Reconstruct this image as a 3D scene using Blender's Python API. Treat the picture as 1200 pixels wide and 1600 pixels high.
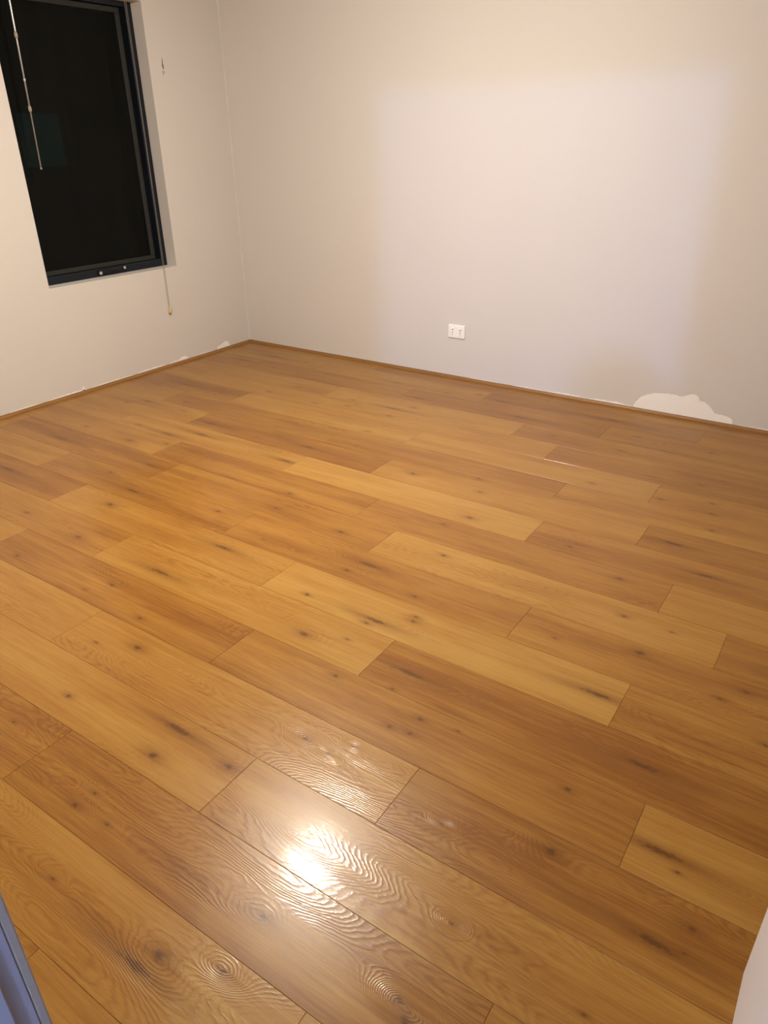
import bpy, bmesh, math, random
from mathutils import Vector, Matrix

for o in list(bpy.data.objects):
    bpy.data.objects.remove(o)
S = bpy.context.scene
COL = S.collection

# ------------------------------------------------------------------ camera
cam_d = bpy.data.cameras.new('camera')
cam = bpy.data.objects.new('camera', cam_d)
COL.objects.link(cam)
_r = Vector((0.83059378, 0.55678238, -0.01036146))
_u = Vector((-0.2492315, 0.38830735, 0.88718716))
_w = Vector((-0.49799361, 0.73430974, -0.46129337))
cam.matrix_world = Matrix(((_r.x, _u.x, -_w.x, 4.40616), (_r.y, _u.y, -_w.y, -4.48238), (_r.z, _u.z, -_w.z, 1.55), (0, 0, 0, 1)))
cam_d.sensor_fit = 'VERTICAL'
cam_d.sensor_height = 36.0
cam_d.lens = 36.0 * 1128.786 / 1600.0
cam_d.clip_start = 0.02
S.camera = cam

# ------------------------------------------------------------------ night sky and exposure
W = bpy.data.worlds.new('night'); S.world = W; W.use_nodes = True
W.node_tree.nodes['Background'].inputs[0].default_value = (0.35, 0.45, 0.6, 1)
W.node_tree.nodes['Background'].inputs[1].default_value = 0.002
S.view_settings.view_transform = 'Standard'
S.view_settings.look = 'None'
S.view_settings.exposure = 0.0
S.view_settings.gamma = 1.0
S.view_settings.use_curve_mapping = False
S.cycles.max_bounces = 7
S.cycles.diffuse_bounces = 5
S.cycles.glossy_bounces = 3
ROOM_LAMP = (2.31, -2.235, 2.43)      # warm oyster light on the ceiling
ROOM_LAMP_COLOR = (1.0, 0.91, 0.79)
ROOM_LAMP_STRENGTH = 385.0
HALL_LAMP = (5.063, -6.767, 2.17)      # cool lamp in the hallway behind the doorway
HALL_LAMP_COLOR = (0.25, 0.43, 1.0)
HALL_LAMP_STRENGTH = 4700.0

# ------------------------------------------------------------------ node helper
class NB:
    def __init__(self, tree):
        self.t = tree; self.n = tree.nodes; self.l = tree.links
    def node(self, typ, **kw):
        n = self.n.new(typ)
        for k, v in kw.items(): setattr(n, k, v)
        return n
    def put(self, sock, v):
        if v is None: return
        if hasattr(v, 'is_output') or isinstance(v, bpy.types.NodeSocket): self.l.new(v, sock)
        else: sock.default_value = v
    def m(self, op, a, b=None, c=None, clamp=False):
        n = self.node('ShaderNodeMath', operation=op, use_clamp=clamp)
        self.put(n.inputs[0], a); self.put(n.inputs[1], b); self.put(n.inputs[2], c)
        return n.outputs[0]
    def mix(self, f, a, b, typ='RGBA', blend='MIX'):
        n = self.node('ShaderNodeMix', data_type=typ)
        if typ == 'RGBA': n.blend_type = blend
        o = {'RGBA': (6, 7, 2), 'FLOAT': (2, 3, 0)}[typ]
        self.put(n.inputs[0], f); self.put(n.inputs[o[0]], a); self.put(n.inputs[o[1]], b)
        return n.outputs[o[2]]
    def smooth(self, x, lo, hi, a=0.0, b=1.0):
        n = self.node('ShaderNodeMapRange', interpolation_type='SMOOTHSTEP')
        self.put(n.inputs[0], x); self.put(n.inputs[1], lo); self.put(n.inputs[2], hi); self.put(n.inputs[3], a); self.put(n.inputs[4], b)
        return n.outputs[0]
    def xyz(self, x, y, z=0.0):
        n = self.node('ShaderNodeCombineXYZ')
        self.put(n.inputs[0], x); self.put(n.inputs[1], y); self.put(n.inputs[2], z)
        return n.outputs[0]
    def noise(self, vec, scale=1.0, detail=2.0, rough=0.5, dist=0.0):
        n = self.node('ShaderNodeTexNoise')
        self.put(n.inputs['Vector'], vec); self.put(n.inputs['Scale'], scale)
        self.put(n.inputs['Detail'], detail); self.put(n.inputs['Roughness'], rough); self.put(n.inputs['Distortion'], dist)
        return n.outputs['Fac']
    def attr(self, name, typ='OBJECT'):
        return self.node('ShaderNodeAttribute', attribute_type=typ, attribute_name=name)

def new_mat(name):
    m = bpy.data.materials.new(name); m.use_nodes = True
    nb = NB(m.node_tree)
    b = m.node_tree.nodes['Principled BSDF']
    return m, nb, b

def plain(name, col, rough=0.5, metal=0.0, spec=0.5, bump=0.0, bscale=200.0, var=0.04):
    m, nb, b = new_mat(name)
    tc = nb.node('ShaderNodeTexCoord').outputs['Object']
    n = nb.noise(tc, 9.0, 3.0)
    c = nb.mix(n, tuple(x * (1 - var) for x in col) + (1,), tuple(min(1, x * (1 + var)) for x in col) + (1,))
    nb.put(b.inputs['Base Color'], c)
    b.inputs['Roughness'].default_value = rough
    b.inputs['Metallic'].default_value = metal
    b.inputs['Specular IOR Level'].default_value = spec
    if bump:
        bn = nb.node('ShaderNodeBump'); bn.inputs['Strength'].default_value = bump; bn.inputs['Distance'].default_value = 0.001
        nb.put(bn.inputs['Height'], nb.noise(tc, bscale, 2.0)); nb.put(b.inputs['Normal'], bn.outputs[0])
    return m

# ------------------------------------------------------------------ materials
def wall_paint():
    m, nb, b = new_mat('cream wall paint')
    tc = nb.node('ShaderNodeTexCoord').outputs['Object']
    big = nb.noise(tc, 1.1, 3.0)
    c = nb.mix(big, (0.635, 0.600, 0.560, 1), (0.665, 0.635, 0.595, 1))
    nb.put(b.inputs['Base Color'], c)
    b.inputs['Roughness'].default_value = 0.55
    b.inputs['Specular IOR Level'].default_value = 0.25
    bn = nb.node('ShaderNodeBump'); bn.inputs['Strength'].default_value = 0.12; bn.inputs['Distance'].default_value = 0.0015
    h = nb.m('ADD', nb.m('MULTIPLY', nb.noise(tc, 420.0, 2.0), 0.5), nb.m('MULTIPLY', nb.noise(tc, 6.0, 2.0), 1.6))
    nb.put(bn.inputs['Height'], h); nb.put(b.inputs['Normal'], bn.outputs[0])
    return m

SLOTS = ['knot_a', 'knot_b', 'knot_c', 'knot_d', 'knot_e', 'knot_f']

def knot_group():
    g = bpy.data.node_groups.new('knot', 'ShaderNodeTree')
    for n, t, io in (('Pos', 'NodeSocketVector', 'INPUT'), ('Knot', 'NodeSocketVector', 'INPUT'), ('Wobble', 'NodeSocketFloat', 'INPUT'),
                     ('Core', 'NodeSocketFloat', 'OUTPUT'), ('Halo', 'NodeSocketFloat', 'OUTPUT'), ('Bulge', 'NodeSocketFloat', 'OUTPUT')):
        g.interface.new_socket(name=n, in_out=io, socket_type=t)
    nb = NB(g)
    gi = nb.node('NodeGroupInput'); go = nb.node('NodeGroupOutput')
    s1 = nb.node('ShaderNodeSeparateXYZ'); nb.put(s1.inputs[0], gi.outputs['Pos'])
    s2 = nb.node('ShaderNodeSeparateXYZ'); nb.put(s2.inputs[0], gi.outputs['Knot'])
    r = nb.m('ABSOLUTE', s2.outputs[2])
    st = nb.m('MULTIPLY_ADD', nb.m('LESS_THAN', s2.outputs[2], 0.0), 4.2, 1.45)
    dx0 = nb.m('SUBTRACT', s1.outputs[0], s2.outputs[0])
    dx = nb.m('DIVIDE', dx0, nb.m('MULTIPLY', r, st))
    dy = nb.m('DIVIDE', nb.m('SUBTRACT', s1.outputs[1], s2.outputs[1]), r)
    d2 = nb.m('ADD', nb.m('MULTIPLY', dx, dx), nb.m('MULTIPLY', dy, dy))
    d = nb.m('SQRT', d2)
    dw = nb.m('ADD', d, nb.m('MULTIPLY', nb.m('SUBTRACT', gi.outputs['Wobble'], 0.5), 1.9))
    nb.put(go.inputs['Core'], nb.smooth(dw, 1.15, 0.15))
    # halo is longer along the grain
    hx = nb.m('MULTIPLY', dx, 0.34); hy = nb.m('MULTIPLY', dy, 0.55)
    h2 = nb.m('ADD', nb.m('MULTIPLY', hx, hx), nb.m('MULTIPLY', hy, hy))
    nb.put(go.inputs['Halo'], nb.m('EXPONENT', nb.m('MULTIPLY', h2, -1.0)))
    bx = nb.m('MULTIPLY', dx, 0.17); by = nb.m('MULTIPLY', dy, 0.24)
    b2 = nb.m('ADD', nb.m('MULTIPLY', bx, bx), nb.m('MULTIPLY', by, by))
    nb.put(go.inputs['Bulge'], nb.m('EXPONENT', nb.m('MULTIPLY', b2, -1.0)))
    return g

def oak_floor():
    m, nb, b = new_mat('oak laminate')
    tc = nb.node('ShaderNodeTexCoord').outputs['Object']
    sp = nb.node('ShaderNodeSeparateXYZ'); nb.put(sp.inputs[0], tc)
    x, y = sp.outputs[0], sp.outputs[1]
    tone = nb.attr('tone').outputs['Fac']
    seed = nb.attr('seed').outputs['Fac']
    so = nb.m('MULTIPLY', seed, 7.31)
    def V(kx, ky, kz=1.0):
        return nb.xyz(nb.m('MULTIPLY', x, kx), nb.m('MULTIPLY', y, ky), nb.m('MULTIPLY', so, kz))
    wob = nb.noise(V(60.0, 130.0), 1.0, 3.0)
    kg = knot_group()
    core = halo = bulge = None
    for s in SLOTS:
        n = nb.node('ShaderNodeGroup'); n.node_tree = kg
        nb.put(n.inputs['Pos'], tc); nb.put(n.inputs['Knot'], nb.attr(s).outputs['Vector']); nb.put(n.inputs['Wobble'], wob)
        if core is None: core, halo, bulge = n.outputs
        else:
            core = nb.m('MAXIMUM', core, n.outputs[0]); halo = nb.m('MAXIMUM', halo, n.outputs[1]); bulge = nb.m('ADD', bulge, n.outputs[2])
    # growth rings: contour lines of a smooth stretched field, bent round the knots
    f = nb.noise(V(1.25, 5.5), 1.0, 1.2, 0.45)
    f = nb.m('MULTIPLY_ADD', bulge, 0.16, f)
    f = nb.m('MULTIPLY_ADD', nb.noise(V(22.0, 75.0, 1.7), 1.0, 3.0), 0.026, f)
    ph = nb.m('MULTIPLY', f, 360.0)
    ring = nb.m('MULTIPLY_ADD', nb.m('SINE', ph), 0.5, 0.5)
    ring = nb.m('POWER', ring, 1.8)
    gate = nb.smooth(nb.m('ADD', nb.noise(V(1.5, 5.0, 2.3), 1.0, 1.0), nb.m('MULTIPLY_ADD', bulge, 0.10, nb.attr('figure').outputs['Fac'])), 0.50, 0.66)
    # straight pores and broad streaks along the board
    pore = nb.noise(V(9.0, 240.0, 1.3), 1.0, 3.0, 0.6)
    pore2 = nb.noise(V(2.2, 70.0, 3.1), 1.0, 3.0, 0.6)
    broad = nb.noise(V(0.9, 11.0, 4.7), 1.0, 2.0, 0.5)
    cloud = nb.noise(V(3.0, 9.0, 5.9), 1.0, 2.0, 0.5)
    t = nb.m('ADD', nb.m('MULTIPLY_ADD', tone, 0.8, 0.09), nb.m('MULTIPLY', nb.m('SUBTRACT', broad, 0.5), 1.0))
    t = nb.m('ADD', t, nb.m('MULTIPLY', nb.m('SUBTRACT', cloud, 0.5), 0.40))
    t = nb.m('ADD', t, nb.m('MULTIPLY', nb.m('SUBTRACT', pore2, 0.5), 0.78))
    t = nb.m('ADD', t, nb.m('MULTIPLY', nb.m('SUBTRACT', pore, 0.5), 0.85))
    t = nb.m('SUBTRACT', t, nb.m('MULTIPLY', nb.m('MULTIPLY', ring, gate), 0.24), clamp=True)
    cr = nb.node('ShaderNodeValToRGB')
    e = cr.color_ramp.elements
    e[0].position = 0.0; e[0].color = OAK_DARK
    e[1].position = 1.0; e[1].color = OAK_LIGHT
    k = e.new(0.5); k.color = OAK_MID
    nb.put(cr.inputs[0], t)
    c = nb.mix(nb.m('MULTIPLY', halo, 0.62), cr.outputs[0], OAK_HALO)
    c = nb.mix(nb.m('MULTIPLY', core, 0.72), c, OAK_KNOT)
    nb.put(b.inputs['Base Color'], c)
    nb.put(b.inputs['Roughness'], nb.m('MULTIPLY_ADD', pore2, 0.14, 0.24))
    b.inputs['Coat Weight'].default_value = 0.14
    nb.put(b.inputs['Coat Roughness'], nb.m('MULTIPLY_ADD', pore2, 0.06, 0.05))
    b.inputs['Specular IOR Level'].default_value = 0.24
    h = nb.m('MULTIPLY', nb.m('MULTIPLY', ring, gate), 0.9)
    h = nb.m('MULTIPLY_ADD', pore, 0.30, h)
    h = nb.m('MULTIPLY_ADD', nb.noise(V(330.0, 420.0), 1.0, 2.0), 0.34, h)
    h = nb.m('MULTIPLY_ADD', core, -0.15, h)
    bn = nb.node('ShaderNodeBump'); bn.inputs['Strength'].default_value = 0.55; bn.inputs['Distance'].default_value = 0.0003
    nb.put(bn.inputs['Height'], h); nb.put(b.inputs['Normal'], bn.outputs[0]); nb.put(b.inputs['Coat Normal'], bn.outputs[0])
    return m

OAK_DARK = (0.197, 0.076, 0.014, 1)
OAK_MID = (0.296, 0.138, 0.025, 1)
OAK_LIGHT = (0.372, 0.204, 0.046, 1)
OAK_HALO = (0.15, 0.058, 0.012, 1)
OAK_KNOT = (0.075, 0.028, 0.008, 1)

def bead_wood(axis):
    m, nb, b = new_mat('oak bead')
    tc = nb.node('ShaderNodeTexCoord').outputs['Object']
    mp = nb.node('ShaderNodeMapping'); nb.put(mp.inputs[0], tc)
    mp.inputs['Scale'].default_value = (3, 90, 90) if axis == 'x' else (90, 3, 90)
    n = nb.noise(mp.outputs[0], 1.0, 3.0)
    nb.put(b.inputs['Base Color'], nb.mix(n, (0.17, 0.075, 0.018, 1), (0.33, 0.16, 0.045, 1)))
    b.inputs['Roughness'].default_value = 0.38
    return m

def glass():
    m, nb, b = new_mat('window glass')
    nt = nb
    tr = nt.node('ShaderNodeBsdfTransparent'); tr.inputs[0].default_value = (0.62, 0.74, 0.70, 1)
    gl = nt.node('ShaderNodeBsdfGlossy'); gl.inputs['Roughness'].default_value = 0.03; gl.inputs[0].default_value = (0.75, 1.0, 0.95, 1)
    fr = nt.node('ShaderNodeFresnel'); fr.inputs[0].default_value = 1.5
    mx = nt.node('ShaderNodeMixShader')
    nt.put(mx.inputs[0], fr.outputs[0]); nt.put(mx.inputs[1], tr.outputs[0]); nt.put(mx.inputs[2], gl.outputs[0])
    out = [n for n in nb.n if n.type == 'OUTPUT_MATERIAL'][0]
    nb.l.new(mx.outputs[0], out.inputs[0])
    nb.n.remove(b)
    return m

def fly_mesh():
    m, nb, b = new_mat('fly mesh')
    tr = nb.node('ShaderNodeBsdfTransparent')
    df = nb.node('ShaderNodeBsdfDiffuse'); 
    tc = nb.node('ShaderNodeTexCoord').outputs['Object']
    mp = nb.node('ShaderNodeMapping'); nb.put(mp.inputs[0], tc); mp.inputs['Scale'].default_value = (1, 14, 1.2)
    n = nb.noise(mp.outputs[0], 1.0, 3.0)
    nb.put(df.inputs[0], nb.mix(n, (0.006, 0.006, 0.005, 1), (0.015, 0.015, 0.014, 1)))
    mx = nb.node('ShaderNodeMixShader'); mx.inputs[0].default_value = 0.66
    nb.put(mx.inputs[1], tr.outputs[0]); nb.put(mx.inputs[2], df.outputs[0])
    out = [n for n in nb.n if n.type == 'OUTPUT_MATERIAL'][0]
    nb.l.new(mx.outputs[0], out.inputs[0]); nb.n.remove(b)
    return m

def glow(name, col, strength):
    m, nb, b = new_mat(name)
    b.inputs['Base Color'].default_value = (0.8, 0.8, 0.8, 1)
    b.inputs['Emission Color'].default_value = (*col, 1)
    b.inputs['Emission Strength'].default_value = strength
    return m

M_WALL = wall_paint()
M_OAK = oak_floor()
M_BEAD_X = bead_wood('x'); M_BEAD_Y = bead_wood('y')
M_SUB = plain('dark underlay', (0.05, 0.035, 0.025), 0.9)
M_CEIL = plain('white ceiling paint', (0.74, 0.72, 0.68), 0.8)
M_TRIM = plain('white trim paint', (0.78, 0.76, 0.73), 0.35)
M_FRAME = plain('grey door frame paint', (0.27, 0.25, 0.255), 0.4)
M_CAULK = plain('caulk', (0.70, 0.665, 0.62), 0.6)
M_ARCH = plain('shaded cream architrave paint', (0.29, 0.235, 0.17), 0.4)  # cream darkened to carry the shade on the doorway edge
M_PLASTER = plain('bare plaster', (0.90, 0.88, 0.84), 0.9, bump=0.3, bscale=90.0)
M_FLAKE = plain('torn paint edge', (0.60, 0.54, 0.47), 0.8)
M_ALU = plain('charcoal aluminium', (0.008, 0.011, 0.017), 0.42, spec=0.25)
M_ALU2 = plain('dark grey sash aluminium', (0.024, 0.026, 0.024), 0.5, spec=0.25)
M_SEAL = plain('black rubber seal', (0.006, 0.006, 0.006), 0.9, spec=0.1)
M_STEEL = plain('bright screw steel', (0.7, 0.7, 0.68), 0.22, metal=1.0)
M_GLASS = glass(); M_MESH = fly_mesh()
M_OUTLET = plain('white outlet plastic', (0.90, 0.88, 0.84), 0.3, var=0.01)
M_SLOT = plain('dark slot', (0.03, 0.028, 0.025), 0.8)
M_WAND = plain('smoky clear plastic', (0.16, 0.14, 0.12), 0.25)
M_WAND2 = plain('clear plastic joint', (0.30, 0.27, 0.23), 0.2)
M_CORD = plain('beige cord', (0.30, 0.275, 0.24), 0.8)
M_TASSEL = plain('tan tassel', (0.62, 0.45, 0.24), 0.45)
M_SLAT = plain('off white slat', (0.72, 0.70, 0.66), 0.4)
M_TILE = plain('hall floor', (0.45, 0.40, 0.35), 0.4)
M_BRICK = plain('dark outside wall', (0.10, 0.075, 0.06), 0.9)
M_SCUFF = plain('dark scuff', (0.24, 0.18, 0.14), 0.9)

# ------------------------------------------------------------------ mesh helpers
def tag(o, label=None, cat=None, group=None, kind=None):
    if label: o['label'] = label
    if cat: o['category'] = cat
    if group: o['group'] = group
    if kind: o['kind'] = kind
    return o

def link_bm(name, bm, mat, parent=None, smooth=False, loc=None):
    me = bpy.data.meshes.new(name)
    bmesh.ops.recalc_face_normals(bm, faces=bm.faces[:])
    bm.to_mesh(me); bm.free()
    if smooth:
        for p in me.polygons: p.use_smooth = True
    if mat: me.materials.append(mat)
    o = bpy.data.objects.new(name, me); COL.objects.link(o)
    if loc: o.location = loc
    if parent: o.parent = parent
    return o

def add_box(bm, x0, x1, y0, y1, z0, z1, bev=0.0, seg=2):
    vs = [bm.verts.new(c) for c in ((x0, y0, z0), (x1, y0, z0), (x1, y1, z0), (x0, y1, z0), (x0, y0, z1), (x1, y0, z1), (x1, y1, z1), (x0, y1, z1))]
    fs = [bm.faces.new([vs[i] for i in f]) for f in ((3, 2, 1, 0), (4, 5, 6, 7), (0, 1, 5, 4), (1, 2, 6, 5), (2, 3, 7, 6), (3, 0, 4, 7))]
    if bev:
        es = list({e for f in fs for e in f.edges})
        bmesh.ops.bevel(bm, geom=es, offset=bev, segments=seg, affect='EDGES', profile=0.5)

def box(name, dims, mat, parent=None, bev=0.0, seg=2):
    bm = bmesh.new(); add_box(bm, *dims, bev=bev, seg=seg)
    return link_bm(name, bm, mat, parent)

def add_tube(bm, p0, p1, r0, r1=None, n=10):
    r1 = r0 if r1 is None else r1
    p0, p1 = Vector(p0), Vector(p1); d = (p1 - p0).normalized()
    a = d.orthogonal().normalized(); b = d.cross(a)
    A, B = [], []
    for i in range(n):
        t = 2 * math.pi * i / n; v = a * math.cos(t) + b * math.sin(t)
        A.append(bm.verts.new(p0 + v * r0)); B.append(bm.verts.new(p1 + v * r1))
    for i in range(n): bm.faces.new((A[i], A[(i + 1) % n], B[(i + 1) % n], B[i]))
    bm.faces.new(A[::-1]); bm.faces.new(B)

def add_lathe(bm, origin, axis, prof, n=20):
    o = Vector(origin); d = Vector(axis).normalized(); a = d.orthogonal().normalized(); b = d.cross(a)
    rings = []
    for r, h in prof:
        if r < 1e-6: rings.append([bm.verts.new(o + d * h)])
        else: rings.append([bm.verts.new(o + d * h + (a * math.cos(2 * math.pi * i / n) + b * math.sin(2 * math.pi * i / n)) * r) for i in range(n)])
    for A, B in zip(rings, rings[1:]):
        for i in range(n):
            j = (i + 1) % n
            if len(A) == 1 and len(B) == 1: continue
            if len(A) == 1: bm.faces.new((A[0], B[i], B[j]))
            elif len(B) == 1: bm.faces.new((A[i], A[j], B[0]))
            else: bm.faces.new((A[i], A[j], B[j], B[i]))

def add_prism(bm, pts, d):
    """closed outline pts (3D), extruded by vector d"""
    d = Vector(d)
    A = [bm.verts.new(p) for p in pts]; B = [bm.verts.new(Vector(p) + d) for p in pts]
    n = len(A)
    for i in range(n): bm.faces.new((A[i], A[(i + 1) % n], B[(i + 1) % n], B[i]))
    bm.faces.new(A[::-1]); bm.faces.new(B)

def struct(name, bm, mat, parent=None):
    o = link_bm(name, bm, mat, parent); o['kind'] = 'structure'
    return o

# ------------------------------------------------------------------ room shell
CEIL = 2.56
DY0, DY1 = -4.385, -4.29          # wall with the doorway (hall side, room side)
DX0, DX1, DH = 3.70, 4.52, 2.06   # doorway
WX = 4.518                        # near face of the wall beside the doorway
NIB = -3.3355                     # its free corner
RX = 6.60

bm = bmesh.new()
WY0, WY1, WZ0, WZ1 = -1.745, -0.69, 0.712, 2.335
add_box(bm, -0.25, 0, -4.45, WY0, 0, CEIL)
add_box(bm, -0.25, 0, WY1, 0.20, 0, CEIL)
add_box(bm, -0.25, 0, WY0, WY1, 0, WZ0)
add_box(bm, -0.25, 0, WY0, WY1, WZ1, CEIL)
wall_left = struct('wall_left', bm, M_WALL)

bm = bmesh.new(); add_box(bm, 0, RX + 0.12, 0, 0.20, 0, CEIL)
wall_back = struct('wall_back', bm, M_WALL)

bm = bmesh.new()
add_box(bm, 0, DX0 - 0.035, DY0, DY1, 0, CEIL)
add_box(bm, DX0 - 0.035, WX, DY0, DY1, DH + 0.035, CEIL)
wall_front = struct('wall_front', bm, M_WALL)

bm = bmesh.new()
add_prism(bm, [(WX + 0.037, DY0, 0), (RX + 0.12, DY0, 0), (RX + 0.12, 0, 0), (RX, 0, 0), (RX, NIB, 0), (WX, NIB, 0), (WX, DY1 + 0.016, 0), (WX + 0.037, DY1 + 0.016, 0)], (0, 0, CEIL))
wall_right = struct('wall_right', bm, M_WALL)

bm = bmesh.new(); add_box(bm, -0.25, RX + 0.12, DY0, 0.20, CEIL, CEIL + 0.05)
ceiling = struct('ceiling', bm, M_CEIL)

bm = bmesh.new(); add_box(bm, -0.25, RX + 0.12, -4.45, 0.20, -0.06, -0.011)
floor = struct('floor', bm, M_SUB)

# ------------------------------------------------------------------ floor boards, each one an object
PL, PW = 1.376, 0.22014
OFF = {-1: .013, 0: 1.0, 1: .504, 2: .06, 3: .357, 4: .977, 5: .579, 6: 1.05, 7: .64, 8: 1.262, 9: .125, 10: .865, 11: 1.30,
       12: .55, 13: .097, 14: .918, 15: .516, 16: 1.36, 17: 1.056, 18: .492}
KNOTS = {
 (-1, 2): [(1.097, -0.021, 0.0075)],
 (0, -1): [(0.866, 0.007, -0.011), (1.199, 0.018, 0.0075)],
 (0, 0): [(1.116, -0.066, 0.0075), (0.703, -0.052, 0.0075), (1.325, 0.017, 0.0075)],
 (0, 1): [(0.127, -0.028, -0.011), (0.865, 0.011, -0.011)],
 (1, -1): [(1.247, 0.026, -0.011)],
 (1, 0): [(0.196, -0.002, 0.0075)],
 (1, 1): [(0.127, -0.041, -0.011), (0.855, -0.021, -0.011)],
 (1, 2): [(0.593, 0.012, 0.0075), (0.187, 0.034, 0.0075)],
 (2, 0): [(1.118, -0.061, 0.0075)],
 (2, 1): [(0.538, -0.083, -0.011), (0.228, -0.083, 0.0075), (0.65, 0.002, 0.0075)],
 (2, 2): [(0.209, 0.011, 0.0075), (0.611, 0.004, 0.0075)],
 (3, 0): [(0.71, -0.028, 0.0075), (1.131, -0.049, 0.0075), (1.343, 0.024, 0.0075)],
 (3, 1): [(0.303, 0.007, 0.0075)],
 (3, 2): [(0.785, -0.002, 0.0075)],
 (4, -1): [(0.861, 0.002, -0.011)],
 (4, 0): [(1.096, -0.063, 0.0075)],
 (4, 1): [(1.082, -0.049, 0.0075)],
 (4, 2): [(0.041, -0.047, 0.0075), (0.258, 0.035, 0.0075), (0.278, -0.075, 0.0075)],
 (5, 0): [(0.171, -0.042, 0.0075), (0.987, -0.075, 0.0042)],
 (5, 1): [(0.979, -0.085, 0.0075), (0.198, -0.064, 0.0042)],
 (5, 2): [(0.711, -0.02, 0.0075)],
 (6, -1): [(0.847, 0.05, -0.011), (0.733, -0.036, 0.0075), (1.193, 0.044, 0.0075)],
 (6, 0): [(0.139, -0.028, -0.011), (0.885, -0.004, -0.011), (0.64, 0.037, 0.0042)],
 (6, 1): [(0.192, 0.008, 0.012), (0.585, -0.001, 0.0075)],
 (6, 2): [(0.132, -0.009, -0.011)],
 (7, 0): [(0.456, -0.07, -0.011), (0.635, 0.031, -0.011), (1.308, -0.001, -0.011), (0.189, -0.061, 0.0075)],
 (7, 1): [(1.078, -0.046, 0.012)],
 (7, 2): [(0.713, 0.021, -0.011), (0.18, -0.049, 0.0075)],
 (8, -1): [(1.1, -0.039, 0.012), (0.687, -0.029, 0.0075), (1.322, 0.043, 0.0075)],
 (8, 0): [(0.972, -0.075, 0.0075), (0.174, -0.044, 0.0042)],
 (8, 1): [(0.386, 0.056, 0.0075), (1.189, 0.039, 0.0075)],
 (9, 0): [(1.253, 0.005, -0.011), (0.494, -0.016, -0.011)],
 (9, 1): [(1.178, -0.03, 0.012), (0.783, -0.011, 0.0075)],
 (9, 2): [(0.283, 0.038, 0.0075), (1.043, 0.02, 0.0075), (1.212, 0.017, 0.0042)],
 (10, 0): [(0.689, -0.036, -0.011), (0.409, 0.05, 0.0075), (1.211, 0.036, 0.0075)],
 (10, 1): [(0.703, 0.028, -0.011), (0.977, -0.064, 0.0075), (0.649, -0.053, 0.0075), (0.196, -0.048, 0.0042)],
 (10, 2): [(0.412, 0.063, 0.012), (0.746, 0.047, 0.0075), (0.684, -0.027, 0.0075), (0.143, -0.017, 0.0042)],
 (11, -1): [(0.848, -0.0, -0.011)],
 (11, 0): [(0.284, 0.028, 0.012), (1.043, 0.027, -0.011)],
 (11, 1): [(0.505, -0.052, -0.011), (1.302, 0.006, -0.011), (0.191, -0.056, 0.0075), (0.483, -0.081, 0.0075), (0.615, 0.047, 0.0075), (0.621, 0.019, 0.0075)],
 (11, 2): [(0.399, 0.061, 0.0075)],
 (12, 0): [(1.182, -0.034, 0.012), (0.775, -0.021, 0.0075)],
 (12, 1): [(1.089, -0.035, 0.012), (0.339, -0.034, -0.011), (1.234, 0.025, 0.0042)],
 (12, 2): [(0.134, -0.009, -0.011), (0.884, 0.014, -0.011), (0.127, -0.101, 0.0042)],
 (13, 1): [(0.181, -0.054, 0.0075), (0.707, 0.019, 0.0075), (0.977, -0.069, 0.0075), (0.643, -0.06, 0.0042)],
 (13, 2): [(0.392, 0.069, 0.0075), (0.663, -0.024, 0.0075), (0.729, -0.015, 0.0075), (0.725, 0.052, 0.0075), (1.189, 0.042, 0.0075), (0.841, 0.071, 0.0042)],
 (13, 3): [(0.075, -0.013, -0.011), (0.119, -0.048, 0.0042)],
 (14, 1): [(0.289, 0.034, 0.012), (1.041, 0.025, 0.0075), (0.144, -0.026, 0.0042), (1.133, 0.012, 0.0042), (1.178, 0.074, 0.0042)],
 (14, 2): [(0.402, 0.061, 0.012), (0.673, -0.028, -0.011), (0.737, 0.049, 0.0075), (0.141, -0.015, 0.0042), (0.736, -0.016, 0.0042)],
 (15, 1): [(1.123, -0.044, 0.012), (1.333, 0.044, 0.012), (1.101, 0.064, -0.011), (0.703, -0.025, 0.0075)],
 (15, 2): [(0.693, -0.011, 0.0042), (1.003, -0.03, 0.0042)],
 (16, 0): [(1.198, 0.034, 0.0042)],
 (16, 1): [(0.868, -0.01, 0.012), (1.246, -0.017, 0.012), (0.243, -0.054, 0.0075), (1.214, 0.01, 0.0075), (0.365, -0.045, 0.0042), (0.253, 0.0, 0.0042), (0.54, 0.096, 0.0042), (0.996, 0.017, 0.0042)],
 (17, 1): [(1.042, 0.025, 0.012), (1.012, -0.019, -0.011), (1.179, 0.074, 0.0075), (0.689, 0.005, 0.0042)],
}

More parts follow.
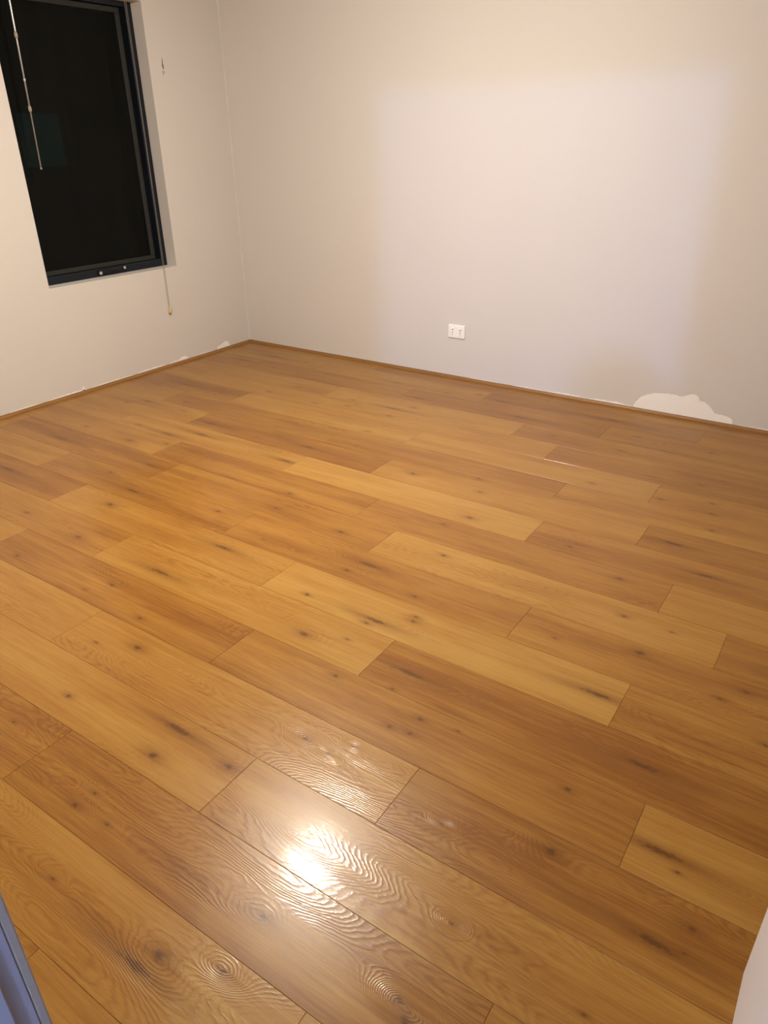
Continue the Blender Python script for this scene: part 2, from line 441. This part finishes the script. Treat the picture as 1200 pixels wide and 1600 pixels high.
TONE = {
 (-1, -1): .5, (-1, 0): .55, (-1, 1): .30, (-1, 2): .42,
 (0, -1): .52, (0, 0): .62, (0, 1): .30, (0, 2): .50,
 (1, -1): .40, (1, 0): .32, (1, 1): .26, (1, 2): .45,
 (2, -1): .5, (2, 0): .52, (2, 1): .74, (2, 2): .42,
 (3, -1): .50, (3, 0): .62, (3, 1): .68, (3, 2): .28,
 (4, -1): .18, (4, 0): .72, (4, 1): .70, (4, 2): .45,
 (5, -1): .55, (5, 0): .38, (5, 1): .26, (5, 2): .60,
 (6, -1): .60, (6, 0): .16, (6, 1): .50, (6, 2): .26,
 (7, -1): .60, (7, 0): .72, (7, 1): .78, (7, 2): .42,
 (8, -1): .55, (8, 0): .28, (8, 1): .32, (8, 2): .66,
 (9, 0): .18, (9, 1): .38, (9, 2): .78, (9, 3): .28,
 (10, -1): .70, (10, 0): .32, (10, 1): .36, (10, 2): .38,
 (11, -1): .16, (11, 0): .68, (11, 1): .88, (11, 2): .38,
 (12, 0): .42, (12, 1): .76, (12, 2): .16,
 (13, 0): .4, (13, 1): .22, (13, 2): .32, (13, 3): .68,
 (14, 0): .76, (14, 1): .70, (14, 2): .26,
 (15, 0): .5, (15, 1): .62, (15, 2): .62, (15, 3): .4,
 (16, 0): .28, (16, 1): .28, (16, 2): .28, (17, 1): .60, (17, 2): .52, (18, 2): .58}
FIGURE = {(16, 0): .12, (13, 2): -.16, (15, 2): .10, (16, 1): .16, (17, 1): .12, (14, 1): .08, (11, 0): .08, (12, 1): .06, (9, 2): .03}   # boards with strong cathedral figure
_pm = {}
def plank_mesh(x0, x1, y0, y1):
    key = (round(x0, 4), round(x1, 4), round(y0, 4), round(y1, 4))
    if key in _pm: return _pm[key]
    g, c = 0.00025, 0.0008
    def ring(i, z): return [(x0 + i, y0 + i, z), (x1 - i, y0 + i, z), (x1 - i, y1 - i, z), (x0 + i, y1 - i, z)]
    v = ring(g, -0.0105) + ring(g, -0.0008) + ring(g + c, 0.0)
    f = [(3, 2, 1, 0), (8, 9, 10, 11)]
    for k in (0, 4):
        for i in range(4):
            j = (i + 1) % 4
            f.append((k + i, k + j, k + 4 + j, k + 4 + i))
    me = bpy.data.meshes.new('plank'); me.from_pydata(v, [], f); me.materials.append(M_OAK); me.update()
    _pm[key] = me
    return me

rnd = random.Random(11)
for row in range(-1, 19):
    yt = -.154 - PW * row
    yb = yt - PW
    yc = (yt + yb) / 2
    xmax = RX if yc > NIB else 4.60
    for n in range(-2, 6):
        xs = OFF[row] + n * PL
        a, b_ = max(xs, 0.004), min(xs + PL, xmax)
        if b_ - a < 0.02: continue
        t_, u_ = min(yt, -0.004), max(yb, DY1 + 0.002)
        if t_ - u_ < 0.02: continue
        me = plank_mesh(a - xs, b_ - xs, u_ - yc, t_ - yc)
        o = bpy.data.objects.new('plank', me); COL.objects.link(o)
        o.parent = floor; o.location = (xs, yc, 0)
        o['tone'] = TONE.get((row, n), rnd.uniform(.25, .7))
        o['seed'] = float(rnd.uniform(0, 10))
        o['figure'] = FIGURE.get((row, n), -.02)
        ks = KNOTS.get((row, n), [])
        for i, s in enumerate(SLOTS):
            o[s] = [float(q) for q in ks[i]] if i < len(ks) else [50.0, 50.0, 0.01]

# ------------------------------------------------------------------ scotia beads along the walls
PROF = [(0, 0), (.0185, 0), (.0185, .0035), (.0150, .0055), (.0105, .0085), (.0072, .0125), (.0055, .0165), (.0050, .0190), (.0, .0190)]
bm = bmesh.new()
def bead(bm, rings):
    R = [[bm.verts.new(p) for p in r] for r in rings]
    n = len(R[0])
    for A, B in zip(R, R[1:]):
        for i in range(n): bm.faces.new((A[i], A[(i + 1) % n], B[(i + 1) % n], B[i]))
    bm.faces.new(R[0][::-1]); bm.faces.new(R[-1])
bead(bm, [[(u + .0, -u, z) for u, z in PROF], [(RX - 0.001, -u, z) for u, z in PROF]])
baseboard_back = struct('baseboard_back', bm, M_BEAD_X)
bm = bmesh.new()
bead(bm, [[(u, -u - 0.0002, z) for u, z in PROF], [(u, DY1 + 0.001, z) for u, z in PROF]])
baseboard_left = struct('baseboard_left', bm, M_BEAD_Y)

# ------------------------------------------------------------------ torn paint and bare plaster above the beads
def patch(name, wall, pts, thick, mat, base=0.0):
    """irregular outline on a wall: pts are (along, z); wall 'back' or 'left'"""
    bm = bmesh.new()
    if wall == 'back': add_prism(bm, [(a, base, z) for a, z in pts], (0, -thick, 0)); par = wall_back
    else: add_prism(bm, [(base, a, z) for a, z in pts], (thick, 0, 0)); par = wall_left
    return link_bm(name, bm, mat, par)
def jag(pts, amp, n, r):
    out = []
    for (a, z), (c, w) in zip(pts, pts[1:]):
        for i in range(n):
            t = i / n
            k = amp if i else amp * .3
            out.append((a + (c - a) * t + r.uniform(-k, k), z + (w - z) * t + r.uniform(-k, k)))
    out.append(pts[-1])
    return out
r = random.Random(4)
outline = [(3.274, .012), (3.276, .032), (3.289, .060), (3.308, .088), (3.345, .112), (3.389, .130), (3.425, .133), (3.47, .138), (3.52, .141), (3.545, .134), (3.565, .139),
           (3.600, .158), (3.628, .160), (3.648, .146), (3.655, .128), (3.680, .127), (3.715, .107), (3.735, .086), (3.755, .066), (3.80, .064), (3.835, .059), (3.856, .045), (3.862, .012)]
big = jag(outline, .0026, 6, r)
cx = 3.55
patch('bare_plaster', 'back', big, .0012, M_PLASTER)['label'] = 'pale bare plaster patch where the paint has torn off the back wall'
lip = [(cx + (a - cx) * 1.008, z + .0022 + .0014 * math.sin(a * 90)) for a, z in big]
patch('torn_paint_edge', 'back', lip, .0007, M_FLAKE)
def strip(wall, a0, a1, hmax, seed, zb=.012):
    r = random.Random(seed); n = max(6, int(abs(a1 - a0) / .012))
    top = [(a0 + (a1 - a0) * i / n, .019 + hmax * (math.sin(math.pi * i / n) ** .6) * r.uniform(.6, 1.2)) for i in range(n + 1)]
    patch('bare_plaster', wall, [(a0, zb)] + top + [(a1, zb)], .0010, M_PLASTER)
strip('back', 2.70, 2.98, .010, 1); strip('back', 2.98, 3.272, .013, 2); strip('back', 3.88, 4.25, .006, 3)
strip('back', 2.10, 2.34, .003, 4); strip('back', 2.45, 2.70, .005, 5)
strip('left', -2.2, -1.98, .006, 6); strip('left', -1.93, -1.62, .010, 7); strip('left', -1.60, -1.22, .007, 8); strip('left', -1.20, -.92, .012, 9); strip('left', -.66, -.42, .006, 12)
strip('left', -.90, -.70, .010, 10)
patch('bare_plaster', 'left', jag([(-.83, .014), (-.82, .026), (-.785, .034), (-.752, .046), (-.735, .047), (-.722, .038), (-.70, .030), (-.69, .014)], .002, 3, r), .0013, M_PLASTER)
patch('bare_plaster', 'left', jag([(-.39, .014), (-.385, .034), (-.345, .048), (-.315, .056), (-.29, .066), (-.268, .060), (-.25, .040), (-.238, .014)], .002, 3, r), .0013, M_PLASTER)
patch('bare_plaster', 'left', [(-1.66, .018), (-1.657, .045), (-1.650, .050), (-1.645, .032), (-1.642, .018)], .001, M_PLASTER)
# scuff beside the window
patch('scuff_mark', 'left', [(-.577, 2.03), (-.573, 2.035), (-.572, 2.00), (-.566, 1.985), (-.568, 1.97), (-.578, 1.966), (-.584, 1.985), (-.580, 2.005)], .0006, M_SCUFF)
patch('scuff_mark', 'left', [(-.582, 1.962), (-.578, 1.958), (-.577, 1.940), (-.580, 1.928), (-.583, 1.945)], .0006, M_SCUFF)
patch('scuff_mark', 'left', [(-.572, 1.955), (-.567, 1.958), (-.566, 1.948), (-.572, 1.944)], .0005, M_SCUFF)
# uneven caulk line in the corner
bm = bmesh.new()
R = []
for i in range(61):
    z = .019 + (CEIL - .019) * i / 60; w = .0026 + .0015 * math.sin(i * 1.7) + .0008 * math.sin(i * .61)
    R.append([(0, 0, z), (w, 0, z), (w * .45, -w * .45, z), (0, -w * 1.7, z)])
bead(bm, R)
link_bm('caulk_line', bm, M_CAULK, wall_back)

# ------------------------------------------------------------------ window
win = bpy.data.objects.new('window_1', None); COL.objects.link(win); win.location = (0, (WY0 + WY1) / 2, WZ0)
tag(win, kind='structure')
WO = -win.location
def wpart(name, bm, mat, parent=None, smooth=False):
    o = link_bm(name, bm, mat, parent or win, smooth)
    if parent is None or parent is win: o.location = WO
    return o
FX0, FX1 = -.175, -.100      # outer frame depth
fr = bmesh.new()
fw = .052
for d in ((FX0, FX1, WY0, WY0 + .018, WZ0, WZ1), (FX0, FX1, WY1 - fw, WY1, WZ0, WZ1), (FX0, FX1, WY0 + .018, WY1 - fw, WZ0, WZ0 + .050), (FX0, FX1, WY0 + .018, WY1 - fw, WZ1 - .03, WZ1)):
    add_box(fr, *d, bev=.002, seg=1)
wpart('window_frame', fr, M_ALU)
ribs = bmesh.new()
add_box(ribs, FX1, FX1 + .004, WY0 + .018, WY1 - .05, WZ0 + .046, WZ0 + .050)
wpart('frame_rib', ribs, M_ALU2)
SY0, SY1, SZ0, SZ1 = WY0 + .020, WY1 - fw - .030, WZ0 + .052, WZ1 - .034
sx0, sx1 = -.165, -.125
for nm, d in (('sash_rail', (sx0, sx1, SY0, SY1, SZ0, SZ0 + .030)), ('sash_rail', (sx0, sx1, SY0, SY1, SZ1 - .03, SZ1)),
              ('sash_stile', (sx0, sx1, SY0, SY0 + .02, SZ0 + .030, SZ1 - .03)), ('sash_stile', (sx0, sx1, SY1 - .034, SY1, SZ0 + .030, SZ1 - .03))):
    b = bmesh.new(); add_box(b, *d, bev=.002, seg=1); wpart(nm, b, M_ALU2)
b = bmesh.new(); add_box(b, -.17, -.150, SY1, WY1 - fw, WZ0 + .05, WZ1 - .03); wpart('rubber_seal', b, M_SEAL)
GY0, GY1, GZ0, GZ1 = SY0 + .02, SY1 - .034, SZ0 + .03, SZ1 - .03
b = bmesh.new(); add_box(b, -.153, -.147, GY0, GY1, GZ0, GZ1); wpart('glass_pane', b, M_GLASS)
b = bmesh.new(); add_box(b, -.1305, -.130, GY0, GY1, GZ0, GZ1); wpart('fly_screen', b, M_MESH)
b = bmesh.new(); add_box(b, -.131, -.128, GY1 - .125, GY1 - .119, GZ0, GZ1); wpart('screen_bar', b, M_SEAL)
# chain winder on the bottom rail
b = bmesh.new()
add_box(b, FX1, FX1 + .016, -1.30, -1.06, WZ0 + .018, WZ0 + .046, bev=.005)
wd = wpart('winder', b, M_ALU)
b = bmesh.new(); add_lathe(b, (FX1 + .014, -1.292, WZ0 + .026), (1, 0, 0.25), [(0, 0), (.010, 0), (.0125, .004), (.0125, .010), (.008, .015), (0, .016)], 16); wpart('winder_knob', b, M_STEEL, wd)
b = bmesh.new(); add_lathe(b, (FX1 + .014, -1.09, WZ0 + .036), (1, 0, 0.25), [(0, 0), (.009, 0), (.011, .004), (.011, .009), (.007, .013), (0, .014)], 16); wpart('winder_knob', b, M_STEEL, wd)
b = bmesh.new(); add_tube(b, (FX1 + .012, -1.215, WZ0 + .036), (FX1 + .040, -1.20, WZ0 + .046), .008, .006); add_tube(b, (FX1 + .036, -1.20, WZ0 + .046), (FX1 + .040, -1.165, WZ0 + .040), .006, .005); wpart('winder_handle', b, M_ALU2, wd)

# ------------------------------------------------------------------ raised venetian blind: head box above the frame, wand and cords hang into view
bl = bpy.data.objects.new('venetian_blind', None); COL.objects.link(bl); bl.location = (.03, -1.21, 2.40)
tag(bl, 'raised slatted window blind whose clear wand and thin cords hang by the dark window', 'blind')
BO = -bl.location
def bpart(name, bm, mat, parent=None, smooth=False):
    o = link_bm(name, bm, mat, parent or bl, smooth)
    if parent is None: o.location = BO
    return o
b = bmesh.new(); add_box(b, .002, .052, -1.80, -.63, 2.475, 2.515, bev=.004); bpart('head_rail', b, M_SLAT)
for i in range(14):
    b = bmesh.new(); z = 2.468 - i * .0055
    add_box(b, .004, .050, -1.795, -.635, z - .0012, z + .0012); bpart('slat', b, M_SLAT)
b = bmesh.new(); add_box(b, .006, .048, -1.795, -.635, 2.370, 2.388, bev=.004); bpart('bottom_rail', b, M_SLAT)
wx = .058
wy = lambda z: -1.648 - (2.2 - z) * .022
wt = [2.475, 2.07, 1.712, 1.404]
wand = None
b = bmesh.new()
for z0, z1, r0 in ((2.475, 2.07, .0062), (2.07, 1.712, .0054), (1.712, 1.404, .0042)):
    add_tube(b, (wx, wy(z0), z0), (wx, wy(z1), z1), r0, r0 * .9, 8)
wand = bpart('tilt_wand', b, M_WAND)
for z in (2.07, 1.712):
    b = bmesh.new(); add_lathe(b, (wx, wy(z), z - .016), (0, 0, 1), [(0, 0), (.006, 0), (.0095, .008), (.0095, .022), (.006, .032), (0, .032)], 12); bpart('wand_joint', b, M_WAND2, wand, True)
b = bmesh.new(); add_lathe(b, (wx, wy(1.856), 1.850), (0, 0, 1), [(0, 0), (.007, .001), (.007, .011), (0, .012)], 12); bpart('wand_glint', b, M_STEEL, wand)  # bright steel ring put in to imitate the highlight on the wand
b = bmesh.new(); add_lathe(b, (wx, wy(1.404), 1.396), (0, 0, 1), [(0, 0), (.005, .001), (.006, .010), (0, .012)], 10); bpart('wand_tip', b, M_WAND2, wand)
def cord(dy, zend):
    b = bmesh.new(); P = []
    for i in range(13):
        t = i / 12; z = 2.475 + (zend - 2.475) * t
        P.append((.012 + .003 * math.sin(t * 3), -.824 + dy * (1 - .3 * t) + .0015 * math.sin(t * 7 + dy * 300), z))
    for p, q_ in zip(P, P[1:]): add_tube(b, p, q_, .0010, n=6)
    return bpart('lift_cord', b, M_CORD)
cord(-.004, .435); cord(.005, .425)
b = bmesh.new(); add_lathe(b, (.013, -.824, .392), (0, .15, 1), [(0, 0), (.011, .001), (.0125, .010), (.009, .026), (.005, .040), (0, .042)], 12)
bpart('cord_tassel', b, M_TASSEL, None, True)
b = bmesh.new(); add_lathe(b, (.014, -.8155, .412), (0, -.2, 1), [(0, 0), (.008, .001), (.010, .008), (.007, .022), (.004, .030), (0, .031)], 12)
bpart('cord_tassel', b, M_TASSEL, None, True)

# ------------------------------------------------------------------ double power outlet
ol = bpy.data.objects.new('power_outlet', None); COL.objects.link(ol); ol.location = (2.001, 0, .335)
tag(ol, 'white double power outlet with two switches, low on the back wall', 'outlet')
b = bmesh.new(); add_box(b, -.065, .065, -.0105, 0, -.046, .046, bev=.004, seg=3)
link_bm('face_plate', b, M_OUTLET, ol)
b = bmesh.new(); add_box(b, -.0572, .0572, -.0118, -.0100, -.0385, .0385, bev=.0008, seg=1)
fp2 = link_bm('raised_panel', b, M_OUTLET, ol)
for sx in (-.030, .030):
    b = bmesh.new(); add_lathe(b, (sx, -.0118, .021), (0, -1, .15), [(0, 0), (.0105, 0), (.0105, .0035), (.0085, .0062), (0, .0066)], 18)
    sw = link_bm('rocker_switch', b, M_OUTLET, ol, True)
    b = bmesh.new(); add_lathe(b, (sx, -.0116, .021), (0, -1, 0), [(.0108, 0), (.0108, .0006), (.0124, .0006), (.0124, 0)], 18)
    link_bm('switch_ring', b, M_FLAKE, sw)
    for ang, dx, dz in ((.5, -.0078, -.007), (-.5, .0078, -.007), (0, 0, -.0235)):
        b = bmesh.new(); add_box(b, -.0013, .0013, -.0122, -.0110, -.0044, .0044)
        bmesh.ops.rotate(b, verts=b.verts[:], cent=(0, 0, 0), matrix=Matrix.Rotation(ang, 3, 'Y'))
        bmesh.ops.translate(b, verts=b.verts[:], vec=(sx, 0, dz))
        link_bm('socket_slot', b, M_SLOT, ol)

# ------------------------------------------------------------------ doorway the picture is taken from
dr = bpy.data.objects.new('door_1', None); COL.objects.link(dr); dr['kind'] = 'structure'
def dpart(name, dims, bev=.0015, mat=None): return box(name, dims, mat or M_FRAME, dr, bev, 2)
JY0, JY1 = DY0 - .014, DY1
dpart('door_jamb', (DX0 - .034, DX0, JY0, JY1, 0, DH + .034))
dpart('door_jamb', (DX1, DX1 + .034, JY0, JY1, 0, DH + .034))
dpart('door_head', (DX0, DX1, JY0, JY1, DH, DH + .034))
dpart('threshold', (DX0 - .034, DX1 + .034, DY0 - .066, DY1 + .001, -.010, .0015))
dpart('door_stop', (DX0, DX0 + .011, -4.352, -4.318, 0, DH))
dpart('door_stop', (DX1 - .011, DX1, -4.352, -4.318, 0, DH))
dpart('door_stop', (DX0 + .011, DX1 - .011, -4.352, -4.318, DH - .011, DH))
dpart('architrave', (DX0 - .075, DX0 - .001, DY1, DY1 + .014, 0, DH + .07), .003, M_ARCH)
dpart('architrave', (DX0 - .001, WX - .002, DY1, DY1 + .014, DH + .001, DH + .07), .003, M_ARCH)

# ------------------------------------------------------------------ room lamp (above the frame)
lx, ly, lz = ROOM_LAMP
lamp = bpy.data.objects.new('ceiling_light', None); COL.objects.link(lamp); lamp.location = (lx, ly, CEIL)
tag(lamp, 'round warm glowing oyster light on the bedroom ceiling', 'lamp')
b = bmesh.new(); add_lathe(b, (0, 0, 0), (0, 0, -1), [(0, 0), (.17, 0), (.175, .02), (.16, .035), (0, .035)], 40)
link_bm('lamp_base', b, M_TRIM, lamp, False)
b = bmesh.new(); add_lathe(b, (0, 0, 0), (0, 0, -1), [(.155, .036), (.155, .05), (.14, .085), (.10, .115), (.05, .128), (0, .132)], 40)
link_bm('lamp_shade', b, glow('warm lamp glow', ROOM_LAMP_COLOR, ROOM_LAMP_STRENGTH), lamp, True)

# ------------------------------------------------------------------ hallway behind the camera
bm = bmesh.new(); add_box(bm, 2.8, 6.2, -8.2, DY0 - .065, -.06, 0)
struct('floor_hallway', bm, M_TILE)
bm = bmesh.new(); add_box(bm, 2.8, 6.2, -8.2, DY0, CEIL, CEIL + .05)
struct('ceiling_hallway', bm, M_CEIL)
bm = bmesh.new()
add_box(bm, 2.7, 2.8, -8.3, DY0, 0, CEIL); add_box(bm, 6.2, 6.3, -8.3, DY0, 0, CEIL); add_box(bm, 2.8, 6.2, -8.3, -8.2, 0, CEIL)
struct('wall_hallway', bm, M_WALL)
hl = bpy.data.objects.new('hall_pendant', None); COL.objects.link(hl); hl.location = (HALL_LAMP[0], HALL_LAMP[1], CEIL)
tag(hl, 'cool white pendant lamp hanging in the hallway behind the doorway', 'lamp')
b = bmesh.new(); add_lathe(b, (0, 0, 0), (0, 0, -1), [(0, 0), (.05, 0), (.05, .02), (.008, .03), (.008, CEIL - HALL_LAMP[2] - .07), (.03, CEIL - HALL_LAMP[2] - .06), (0, CEIL - HALL_LAMP[2] - .06)], 20)
link_bm('lamp_stem', b, M_TRIM, hl)
b = bmesh.new(); bmesh.ops.create_uvsphere(b, u_segments=20, v_segments=12, radius=.045)
bmesh.ops.translate(b, verts=b.verts[:], vec=(0, 0, HALL_LAMP[2] - CEIL))
link_bm('lamp_globe', b, glow('cool lamp glow', HALL_LAMP_COLOR, HALL_LAMP_STRENGTH), hl, True)

# ------------------------------------------------------------------ outside at night
bm = bmesh.new(); add_box(bm, -7, -.25, -6, 5, -.35, -.25)
struct('ground_outside', bm, M_BRICK)

bm = bmesh.new()
for d in ((-3.3, -3.0, -5, .15, -.25, 3.0), (-3.3, -3.0, .73, 5, -.25, 3.0), (-3.3, -3.0, .15, .73, -.25, 1.27), (-3.3, -3.0, .15, .73, 1.83, 3.0)): add_box(bm, *d)  # opening left for the added teal panel
struct('wall_outside', bm, M_BRICK)
refl = bpy.data.objects.new('added_reflection', None); COL.objects.link(refl); refl.location = (-3.1, .44, 1.55); refl['kind'] = 'structure'  # added glowing panel, stands in for the cool wall reflected in the glass
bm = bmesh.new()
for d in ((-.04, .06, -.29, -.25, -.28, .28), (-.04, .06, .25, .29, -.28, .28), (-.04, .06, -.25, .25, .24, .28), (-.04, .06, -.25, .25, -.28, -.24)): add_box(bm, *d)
link_bm('window_frame', bm, M_ALU, refl)  # surround of the added panel, no real window here
box('reflection_pane', (-.01, .0, -.25, .25, -.24, .24), glow('added teal reflection glow', (.10, .75, .70), .085), refl)  # made-up teal glow imitating reflected light

# ------------------------------------------------------------------ the person taking the picture: stands in the hallway just behind the camera and shades the lower wall
PO = Vector((4.50, -4.76, 0)); PF = Vector((-.5613, .8276, 0)); PR = Vector((.8276, .5613, 0))
def L(f, r, z): return PO + PF * f + PR * r + Vector((0, 0, z))
PC = Vector((4.4266, -4.5143, 1.5113))
J = []; E_ = []
def joint(p, rad, parent=None):
    J.append((Vector(p), rad)); i = len(J) - 1
    if parent is not None: E_.append((parent, i))
    return i
pel = joint(L(0, 0, .89), .118)
sp = joint(L(0, 0, 1.05), .108, pel)
ch = joint(L(.01, 0, 1.24), .118, sp)
nk = joint(L(.025, 0, 1.345), .052, ch)
sk = joint(L(.040, 0, 1.40), .050, nk)
hd = joint(L(.055, 0, 1.49), .076, sk)
joint(L(.050, 0, 1.565), .056, hd)
for s in (-1, 1):
    hip = joint(L(.0, .085 * s, .84), .092, pel)
    kn = joint(L(.025, .095 * s, .47), .058, hip)
    an = joint(L(-.015, .10 * s, .09), .040, kn)
    mf = joint(L(.07, .11 * s, .045), .040, an)
    joint(L(.15, .12 * s, .032), .028, mf)
    sh = joint(L(.01, .165 * s, 1.285), .054, ch)
    el = joint(L(.06, .225 * s + .02, 1.04), .041, sh)
    palm = PC + _r * (.072 * s) - _w * .040 - _u * .045
    wr = joint(palm + (L(.06, .225 * s + .02, 1.04) - palm).normalized() * .075, .026, el)
    pm = joint(palm, .030, wr)
    edge = PC + _r * (.040 * s)
    for k in range(4):                                   # four fingers round what is held
        base = palm + _u * (.026 - .018 * k) + _w * .012
        a = joint(base, .0105, pm)
        m_ = joint(edge + _r * (.012 * s) + _u * (-.018 - .019 * k) + _w * .004, .0095, a)
        joint(edge - _r * ((.022 - .004 * k) * s) + _u * (-.014 - .019 * k) + _w * (.0125), .0080, m_)
    a = joint(palm + _u * .022 - _w * .012, .0115, pm)      # thumb over the near edge
    m_ = joint(edge + _r * (.014 * s) - _u * .004 - _w * .022, .0100, a)
    joint(edge - _r * (.012 * s) + _u * .004 - _w * .018, .0085, m_)
me = bpy.data.meshes.new('person_body'); me.from_pydata([j[0] - PO for j in J], E_, []); me.update()
tmp = bpy.data.objects.new('body_tmp', me); COL.objects.link(tmp)
tmp.modifiers.new('skin', 'SKIN')
sub = tmp.modifiers.new('sub', 'SUBSURF'); sub.levels = 2; sub.render_levels = 2
sv = me.skin_vertices[0].data
for i, (p_, rd) in enumerate(J): sv[i].radius = (rd, rd)
sv[0].use_root = True
dg = bpy.context.evaluated_depsgraph_get(); dg.update()
bme = bpy.data.meshes.new_from_object(tmp.evaluated_get(dg))
bpy.data.objects.remove(tmp)
M_SKIN = plain('skin', (0.55, 0.33, 0.23), 0.5); M_SHIRT = plain('grey cotton', (0.10, 0.11, 0.13), 0.9); M_JEANS = plain('dark denim', (0.03, 0.04, 0.07), 0.9); M_HAIR = plain('dark hair', (0.02, 0.014, 0.01), 0.6)
M_SHOE = plain('dark shoe', (0.03, 0.03, 0.03), 0.6)
bb = bmesh.new(); bb.from_mesh(bme)
for co, no in (((0, 0, .93), (0, 0, 1)), ((0, 0, .10), (0, 0, 1)), ((0, 0, 1.335), (0, 0, 1)), (PF * .13, PF)):
    bmesh.ops.bisect_plane(bb, geom=bb.verts[:] + bb.edges[:] + bb.faces[:], plane_co=co, plane_no=no)
bb.to_mesh(bme); bb.free()
bme.materials.clear()
for mt in (M_SKIN, M_SHIRT, M_JEANS, M_SHOE): bme.materials.append(mt)
for p_ in bme.polygons:
    c = p_.center; p_.use_smooth = True
    f_ = c.dot(PF); r_ = abs(c.dot(PR) - .02)
    if c.z < .10: p_.material_index = 3
    elif c.z < .93 : p_.material_index = 2
    elif c.z < 1.335 and f_ < .13: p_.material_index = 1
    else: p_.material_index = 0
pers = bpy.data.objects.new('person', None); COL.objects.link(pers); pers.location = PO
tag(pers, 'person in a grey shirt and dark jeans with both hands raised, standing in the hallway', 'person')
bo = bpy.data.objects.new('body', bme); COL.objects.link(bo); bo.parent = pers
def lens_shape(name, c, ax, rad, mat):
    b = bmesh.new(); bmesh.ops.create_uvsphere(b, u_segments=14, v_segments=10, radius=1)
    f, r, z = ax
    for v in b.verts: v.co = (c - PO) + PF * (v.co.x * f) + PR * (v.co.y * r) + Vector((0, 0, v.co.z * z))
    return link_bm(name, b, mat, pers, True)
lens_shape('nose', L(.138, 0, 1.487), (.018, .013, .022), 0, M_SKIN)
for s in (-1, 1):
    lens_shape('ear', L(.045, .078 * s, 1.492), (.018, .009, .030), 0, M_SKIN)
    lens_shape('eye', L(.122, .030 * s, 1.513), (.010, .013, .008), 0, M_OUTLET)
    lens_shape('iris', L(.130, .030 * s, 1.512), (.004, .006, .006), 0, M_HAIR)
lens_shape('mouth', L(.125, 0, 1.447), (.010, .024, .006), 0, plain('lips', (.42, .18, .15), .5))
lens_shape('hair', L(.022, 0, 1.548), (.084, .081, .078), 0, M_HAIR)
